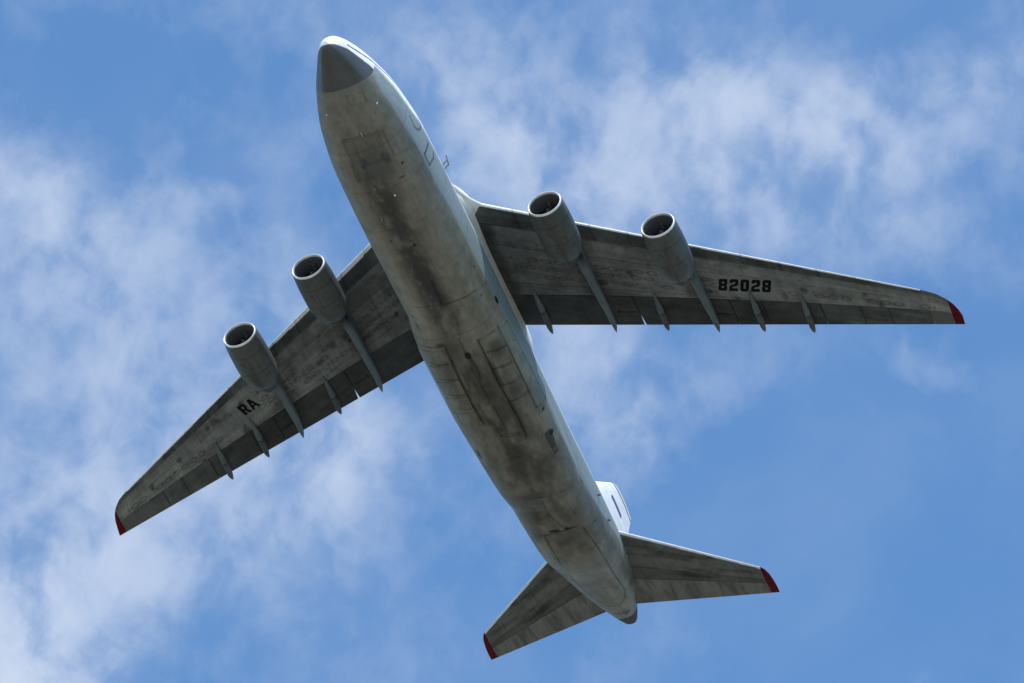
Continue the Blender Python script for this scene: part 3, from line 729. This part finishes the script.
    def bot(t):
        xx = tx_of(t); yy = ya + (abs(ty) - ya) * t; u_ = und(xx, yy)
        e0 = cx + 5.35
        if xx < e0: return cz + 1.0 - .25 * max(0, (xx - e0 + 2) / 2)
        k = (xx - e0) / (tx - e0)
        dep = np.interp(k, [0, .10, .22, .40, .70, .9, 1], [0, 0, 0, .62, .50, .34, 0])
        zlin = np.interp(k, [0, .10, .24, .40], [cz + .74, cz + .95, u_ - 1.0, u_ - .66])
        k2 = min(1, max(0, (k - .80) / .20))
        return (zlin if k < .40 else u_ - dep - .04) * (1 - k2) + (tz - .04) * k2
    def wid(t):
        return np.interp(t, [0, .06, .2, .42, .62, .85, .94, .98, 1], [.06, .26, .38, .43, .36, .29, .23, .14, .03])
    def pp(V):
        C = np.tile([.105, .130, .140], (len(V), 1)) * (.75 + .5 * fbm(V[:, 0] * .5, V[:, 1] * 2, V[:, 2] * 2, 9, 4))[:, None]
        k = np.exp(-((V[:, 0] - cx - 7.0) / 1.3) ** 2) * sstep(-V[:, 2], -(cz + 2.3), -(cz + 1.3))  # nozzle soot plus the shadow strip beside the pylon, painted dark
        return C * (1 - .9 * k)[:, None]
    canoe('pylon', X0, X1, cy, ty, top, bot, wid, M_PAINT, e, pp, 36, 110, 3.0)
    return e
for s in (1, -1):
    make_engine(s, 20.26, 9.85, 0.0, 10.08, 36.27, 1.90)
    make_engine(s, 24.68, 17.55, -0.56, 17.95, 38.60, 1.52)

# ---------------------------------------------------------------- wing-to-fuselage fairing
RX = [17.6, 18.4, 19.4, 20.4, 21.4, 23, 27, 31, 34.2, 36, 38, 40.5]
RW = [0.9, 2.05, 2.80, 3.20, 3.42, 3.38, 3.22, 3.15, 3.10, 2.95, 2.3, 0.8]
RZ = [3.1, 3.25, 3.35, 3.35, 3.3, 3.2, 3.1, 2.95, 2.7, 2.8, 2.9, 3.0]
RH = [.4, .75, 1.1, 1.45, 1.7, 1.9, 2.0, 1.9, 1.7, 1.4, 1.0, .4]
xs = np.linspace(17.6, 40.5, 240); th = np.linspace(0, 2 * np.pi, 120, endpoint=False)
w_, z_, h_ = pchip(RX, RW, xs), pchip(RX, RZ, xs), pchip(RX, RH, xs)
c, s_ = np.cos(th), np.sin(th); cc = np.sign(c) * np.abs(c) ** (2 / 3.2); ss = np.sign(s_) * np.abs(s_) ** (2 / 3.2)
V = np.stack([np.repeat(xs, 120), (w_[:, None] * cc).ravel(), (z_[:, None] + h_[:, None] * ss).ravel()], 1)
C = lerp((.50, .52, .50), (.75, .75, .73), sstep(V[:, 2], 2.2, 3.0)) * (.8 + .3 * fbm(V[:, 0] * .4, V[:, 1], V[:, 2] * 2, 77, 4))[:, None]
build('wing_root_fairing', V, ring_faces(240, 120, True, True, True, True), M_PAINT, paint=C)
# curved fillets ahead of each leading edge
for s in (1, -1):
    ys = np.linspace(1.6, 4.15, 34)
    le = np.interp(ys, [1.6, 2.55, 3.0, 3.27, 3.5, 3.84, 4.15], [16.9, 18.45, 19.55, 20.10, 20.50, 20.95, 21.29])
    rows = []
    q = np.linspace(0, 1, 26) ** 1.6
    for y, l in zip(ys, le):
        te = float(w_te(y)) - 4.0; lo = l + (te - l) * q
        t = (w_te(y) - l)
        cfr = (lo - l) / t; hg = naca(cfr, .115) * 12.3
        zl = 3.25 - (y - 4) * .055 + .03; zt = 2.95 - (y - 4) * .0583
        zb = zl * (1 - cfr) + zt * cfr
        xl = np.concatenate([lo[::-1], lo[1:]]); zz = np.concatenate([(zb - hg * .62 - .014)[::-1], (zb + hg * 1.17)[1:]])
        yy = 1.6 + (y - 1.6) * (1 - .42 * sstep(xl, 21.6, 25.5))
        rows.append(np.stack([xl, yy * s, zz], 1))
    V = np.concatenate(rows)
    C = np.tile([.62, .61, .57], (len(V), 1)) * (.85 + .3 * fbm(V[:, 0] * .4, V[:, 1], 0, 78, 4))[:, None]
    build('wing_root_fillet', V, ring_faces(len(ys), len(rows[0]), True, True, True, s > 0), M_PAINT, paint=C, sharp=40)

# ---------------------------------------------------------------- tailplane
HLY = [0, 12.45, 12.7, 12.9, 13.02, 13.08]; HLV = [55.62, 65.80, 66.15, 66.75, 67.55, 68.35]
def h_le(y): return np.interp(y, HLY, HLV)
def h_te(y): return 66.40 + .215 * y
def h_xyz(y, c, up):
    ch = h_te(y) - h_le(y); hg = naca(c, .10) * ch
    return h_le(y) + c * ch, 2.30 + .02 * (y - 2) + np.where(up > 0, hg, -hg) + .25 * c * (1 - y / 13)
def tail_solid(name, s, y0, y1, c0, c1, parent, mat, paintf, c0b=None, c1b=None, dy=.10, dc=.014):
    ys = np.linspace(y0, y1, max(3, int((y1 - y0) / dy))) if y1 < 13 else y0 + (y1 - y0) * (1 - (1 - np.linspace(0, 1, 14)) ** 1.6)
    nc = max(4, int((c1 - c0) / dc)); q = np.linspace(0, 1, nc); q = q ** 1.5 if c0 == 0 else q
    rows = []; CS = []
    for y in ys:
        f = (y - y0) / (y1 - y0); a = c0 + ((c0b if c0b is not None else c0) - c0) * f; b = c1 + ((c1b if c1b is not None else c1) - c1) * f
        lo = a + (b - a) * q; sq = np.concatenate([lo[::-1], lo[(1 if c0 == 0 else 0):]]); up = np.concatenate([np.zeros(nc), np.ones(len(sq) - nc)])
        x, z = h_xyz(np.full(len(sq), y), sq, up); rows.append(np.stack([x, np.full(len(sq), y * s), z], 1)); CS.append(np.stack([sq, up], 1))
    V = np.concatenate(rows); CS = np.concatenate(CS)
    return build(name, V, ring_faces(len(ys), len(rows[0]), True, True, True, s > 0), mat, parent, paint=paintf(V, np.abs(V[:, 1]), CS[:, 0], CS[:, 1], s), sharp=40)
def stab_paint(V, y, c, up, s):
    x = V[:, 0]; sk = x - .6 * y
    C = np.tile([.135, .138, .125], (len(V), 1))
    C *= (1 - .40 * sstep(fbm(sk * 2, y * .3, 0, 91, 5), .4, .7) - .25 * sstep(fbm(x * .6, y * .6, 0, 93, 5), .4, .7))[:, None]
    C = np.where(((c > .44) & (c < .63))[:, None], C * .72, C)
    C[np.abs(c - .44) < .006] *= .6
    for k in range(9): C[np.abs(y - (3 + 1.25 * k)) < .03] *= .82
    m = c * (h_te(y) - h_le(y)); C = np.where((m < .16)[:, None], LEC * .85, C)
    return C
def elev_paint(V, y, c, up, s):
    x = V[:, 0]
    C = np.tile([.180, .180, .160], (len(V), 1))
    C *= (1 - .35 * sstep(fbm(x * .3, y * 2.8, 0, 95, 5), .4, .7) - .15 * sstep(fbm(x * .6, y * .6, 0, 97, 4), .4, .7))[:, None]
    return C
for s in (1, -1):
    st_ = tail_solid('tailplane', s, .8, 12.42, 0, .630, root, M_WING, stab_paint, c1b=.595)
    tail_solid('elevator', s, .8, 6.70, .636, 1, st_, M_WING, elev_paint, c0b=.620)
    tail_solid('elevator', s, 6.715, 12.42, .620, 1, st_, M_WING, elev_paint, c0b=.601)
    tail_solid('tailplane_tip_cap', s, 12.423, 13.08, 0, 1, st_, M_RED, fix_paint(TIPC))

# ---------------------------------------------------------------- fin and rudder
def fin_xyz(zv, c, sd):
    le = 59.32 + (zv - 10.68) * 1.068; te = 68.02 - (14.5 - zv) * .262
    le = le + np.where(zv > 14.2, (zv - 14.2) ** 2 * 1.2, 0)
    ch = te - le; return le + c * ch, sd * naca(c, .095) * ch * .9
def fin_solid(name, z0, z1, c0, c1, parent, mat, col):
    zs = np.linspace(z0, z1, max(3, int((z1 - z0) / .06))); nc = max(5, int((c1 - c0) / .02)); q = np.linspace(0, 1, nc); q = q ** 1.5 if c0 == 0 else q
    lo = c0 + (c1 - c0) * q; sq = np.concatenate([lo[::-1], lo[(1 if c0 == 0 else 0):]]); sd_ = np.concatenate([-np.ones(nc), np.ones(len(sq) - nc)])
    rows = []
    for zv in zs:
        x, y = fin_xyz(zv, sq, sd_); rows.append(np.stack([x, y, np.full(len(sq), zv)], 1))
    V = np.concatenate(rows); C = np.tile(col, (len(V), 1)) * (.93 + .1 * fbm(V[:, 0] * .5, 0 * V[:, 0], V[:, 2] * .5, 98, 4))[:, None]
    C[(V[:, 2] > 13.95) & (V[:, 2] < 14.12)] = .03
    return build(name, V, ring_faces(len(zs), len(sq), True, True, True, False), mat, root if parent is None else parent, paint=C, sharp=40)
fin = fin_solid('tail_fin', 2.6, 14.08, 0, .700, None, M_PAINT, (.82, .83, .83))
fin_solid('rudder', 2.9, 9.0, .706, 1, fin, M_PAINT, (.80, .815, .82))
fin_solid('rudder', 9.04, 14.08, .706, 1, fin, M_PAINT, (.80, .815, .82))
fin_solid('fin_tip_cap', 14.16, 14.52, 0, 1, fin, M_PAINT, (.70, .70, .69))
for i, (a, b, m) in enumerate(((11.92, 12.18, M_WHITE), (11.58, 11.92, M_BLUE), (11.42, 11.58, M_FRED))):
    V = []; F = []
    for k in range(15):
        for zz in (a, b):
            xx = 62.25 + 2.75 * k / 14 + (zz - 11.8) * .3
            le = 59.32 + (zz - 10.68) * 1.068; te = 68.02 - (14.5 - zz) * .262; c_ = (xx - le) / (te - le)
            x_, y_ = fin_xyz(zz, np.array(c_), -1)
            V += [(float(x_), float(y_) - .012, zz), (float(x_), float(y_) + .01, zz)]
        if k:
            q = 4 * k - 4; F += [(q, q + 4, q + 6, q + 2), (q + 3, q + 7, q + 5, q + 1), (q, q + 1, q + 5, q + 4), (q + 2, q + 6, q + 7, q + 3)]
    F += [(0, 2, 3, 1), (56, 57, 59, 58)]
    build('flag_stripe', V, F, m, fin, smooth=False)

# ---------------------------------------------------------------- doors let into the belly, each a shell just proud of the skin
def skin_param(pts, kind):
    pts = np.array(pts, float); x = pts[:, 0]
    if kind == 'gear': w, z, h = pchip(GX, GW, x), pchip(GX, GZ, x), pchip(GX, GH, x); nl = GN
    else: w, z, h = fus(x); nl = 2.75
    a = pts[:, 1] / w; b = (pts[:, 2] - z) / h
    return np.stack([x, np.arctan2(np.sign(b) * np.abs(b) ** (nl / 2), np.sign(a) * np.abs(a) ** (nl / 2))], 1)
def resample(p, n):
    d = np.concatenate([[0], np.cumsum(np.linalg.norm(np.diff(p * np.array([1, 3.5]), axis=0), axis=1))]); t = np.linspace(0, d[-1], n)
    return np.stack([np.interp(t, d, p[:, i]) for i in (0, 1)], 1)
def skin_patch(name, A, B, kind, n=60, m=30, off=.028, trim=.014, parent=None):
    a = resample(skin_param(A, kind), n); b = resample(skin_param(B, kind), n)
    t = np.linspace(trim, 1 - trim, m)[None, :, None]
    g = a[:, None] * (1 - t) + b[:, None] * t; g = g.reshape(-1, 2)
    def ev(o):
        if kind == 'gear': return gear_pt(g[:, 0], g[:, 1], o)
        w, z, h = fus(g[:, 0]); cy, cz = supell(g[:, 1], 2.25, 2.75)
        return np.stack([g[:, 0], (w + o) * cy, z + (h + o) * cz], 1)
    V = np.concatenate([ev(off), ev(-.02)]); k = n * m; F = []
    for i in range(n - 1):
        for j in range(m - 1):
            q = (i * m + j, i * m + j + 1, (i + 1) * m + j + 1, (i + 1) * m + j); F.append(q); F.append(tuple(v + k for v in q[::-1]))
    rim = [i * m for i in range(n)] + [(n - 1) * m + j for j in range(1, m)] + [i * m + m - 1 for i in range(n - 2, -1, -1)] + [j for j in range(m - 2, 0, -1)]
    for p_, q_ in zip(rim, rim[1:] + rim[:1]): F.append((p_, p_ + k, q_ + k, q_))
    C = apply_seams(V, hull_paint(V), SEAMS, 4)
    o = build(name, V, F, M_PAINT, parent or fuselage, paint=C)
    bm = bmesh.new(); bm.from_mesh(o.data); bmesh.ops.recalc_face_normals(bm, faces=bm.faces); bm.to_mesh(o.data); bm.free()
    return o
# main gear doors: five a side, cut across between the inner and outer door seams
inn = [28.05, 29.45, 31.2, 33.0, 34.85, 36.7]; out = [28.5, 30.3, 32.1, 33.85, 35.5, 37.1]
def at_gear(x, yfrac_th, s):
    p = gear_pt(np.array([x]), np.array([yfrac_th]))[0]; return (p[0], p[1] * s, p[2])
thI = skin_param([(32.0, -1.68, -4.83)], 'gear')[0, 1]; thO = skin_param([(32.0, -3.29, -3.87)], 'gear')[0, 1]; thE = skin_param([(32.0, -3.8, -2.62)], 'gear')[0, 1]
for s in (-1, 1):
    thi = thI if s < 0 else skin_param([(32.0, -1.10, -4.95)], 'gear')[0, 1]
    for k in range(5):
        xa, xb = inn[k], inn[k + 1]; oa, ob_ = out[k] - .35, out[k + 1] - .35
        A = [at_gear(xa + .03, thi, 1), at_gear(xb - .03, thi, 1)]; B = [at_gear(oa + .03, thO, 1), at_gear(ob_ - .03, thO, 1)]
        if s > 0: A = [(p[0], -p[1], p[2]) for p in A]; B = [(p[0], -p[1], p[2]) for p in B]
        skin_patch('main_gear_door', A, B, 'gear', 22, 26, parent=gearf)
    A = [at_gear(28.1, thO, 1), at_gear(36.75, thO, 1)]; B = [at_gear(28.6, thE, 1), at_gear(37.15, thE, 1)]
    if s > 0: A = [(p[0], -p[1], p[2]) for p in A]; B = [(p[0], -p[1], p[2]) for p in B]
    skin_patch('outer_gear_door', A, B, 'gear', 90, 22, parent=gearf)

# nose gear doors
def fpt(x, y):
    w, z, h = fus(np.array([x])); a = min(.999, abs(y) / w[0]); return (x, y, float(z[0] - h[0] * (1 - a ** 2.75) ** (1 / 2.75)))
for ya, yb in ((1.55, .02), (-.02, -1.62)):
    skin_patch('nose_gear_door', [fpt(7.0, ya), fpt(9.9, ya * 1.02)], [fpt(7.0, yb), fpt(9.9, yb)], 'fus', 40, 22, .02)
# bulged fairings on the nose gear doors
def blister(name, x, y, lx, ly, hz, m, parent, kind='fus'):
    V = []; F = []; nr, nt = 9, 20
    for i in range(nr):
        r = i / (nr - 1)
        for j in range(nt):
            a = 2 * math.pi * j / nt; px = x + lx * r * math.cos(a); py = y + ly * r * math.sin(a)
            if kind == 'fus': b = fpt(px, py)[2]
            else:
                w, zc, h = float(pchip(GX, GW, [px])[0]), float(pchip(GX, GZ, [px])[0]), float(pchip(GX, GH, [px])[0]); b = zc - h * max(0, 1 - (abs(py) / w) ** GN) ** (1 / GN)
            V.append((px, py, b - hz * math.sqrt(max(0, 1 - r * r)) + .01))
    F = ring_faces(nr, nt, True, False, True, False)
    return build(name, V, F, m, parent, sharp=60)
for (x, y) in ((8.85, .36), (8.95, -1.40)): blister('door_blister', x, y, .34, .24, .24, flat_mat('weathered_blister', (.05, .052, .05), .5), fuselage)
for (x, y) in ((5.17, -2.18), (4.85, 1.75)): blister('landing_light', x, y, .07, .06, .04, M_LAMP, fuselage)
blister('belly_beacon', 12.42, -.85, .08, .08, .10, M_LAMP, fuselage)
blister('drain_mast', 17.33, -.52, .16, .07, .18, M_DARK, fuselage)
blister('belly_antenna', 6.69, -.41, .22, .10, .16, M_GREY, fuselage)
blister('belly_antenna', 14.2, .9, .25, .05, .22, M_GREY, fuselage)

# aft cargo ramp door on the upswept tail, between its seams
d1 = ([(50.57, 1.15, -3.98), (52.07, 1.2, -3.77), (53.98, 1.2, -3.46), (57.9, 1.39, -1.98), (61.88, 1.14, -0.44), (63.95, 0.44, 0.2), (64.09, -0.52, 0.25)],
      [(50.92, -2.07, -3.57), (54.29, -2.19, -2.94), (56.64, -2.05, -2.18), (59.84, -1.75, -0.97), (62.23, -1.61, -0.03), (63.4, -1.25, 0.22), (64.09, -0.52, 0.25)])
skin_patch('cargo_ramp_door', d1[0], d1[1], 'fus', 90, 40, .010, .015)

# boxes and masts standing off the skin
def strut(name, a, b, wx, wy, m, parent):
    a = np.array(a, float); b = np.array(b, float); V = []
    for p, k in ((a, 1.0), (b, .7)):
        for sx, sy in ((-1, -1), (1, -1), (1, 1), (-1, 1)): V.append(p + np.array([sx * wx * k, sy * wy * k, 0]))
    return build(name, V, [(0, 3, 2, 1), (4, 5, 6, 7), (0, 1, 5, 4), (1, 2, 6, 5), (2, 3, 7, 6), (3, 0, 4, 7)], m, parent, smooth=False)
for (x, y, z) in ((51.0, -3.27, -.14), (53.66, -3.2, -.5), (59.55, -2.62, 1.1)):
    strut('position_light', (x, y + .1, z + .02), (x, y - .18, z - .06), .13, .07, M_GREY, fuselage)

# twin-post aerial on the roof ahead of the wing
ae = strut('roof_aerial', (15.15, -3.30, 1.2), (15.05, -3.75, 1.6), .05, .05, M_GREY, fuselage)
strut('aerial_post', (15.55, -3.30, 1.2), (15.45, -3.75, 1.6), .05, .05, M_GREY, ae)
strut('aerial_bar', (15.5, -3.75, 1.56), (14.85, -3.75, 2.0), .05, .05, M_GREY, ae)
#@@DETAILS
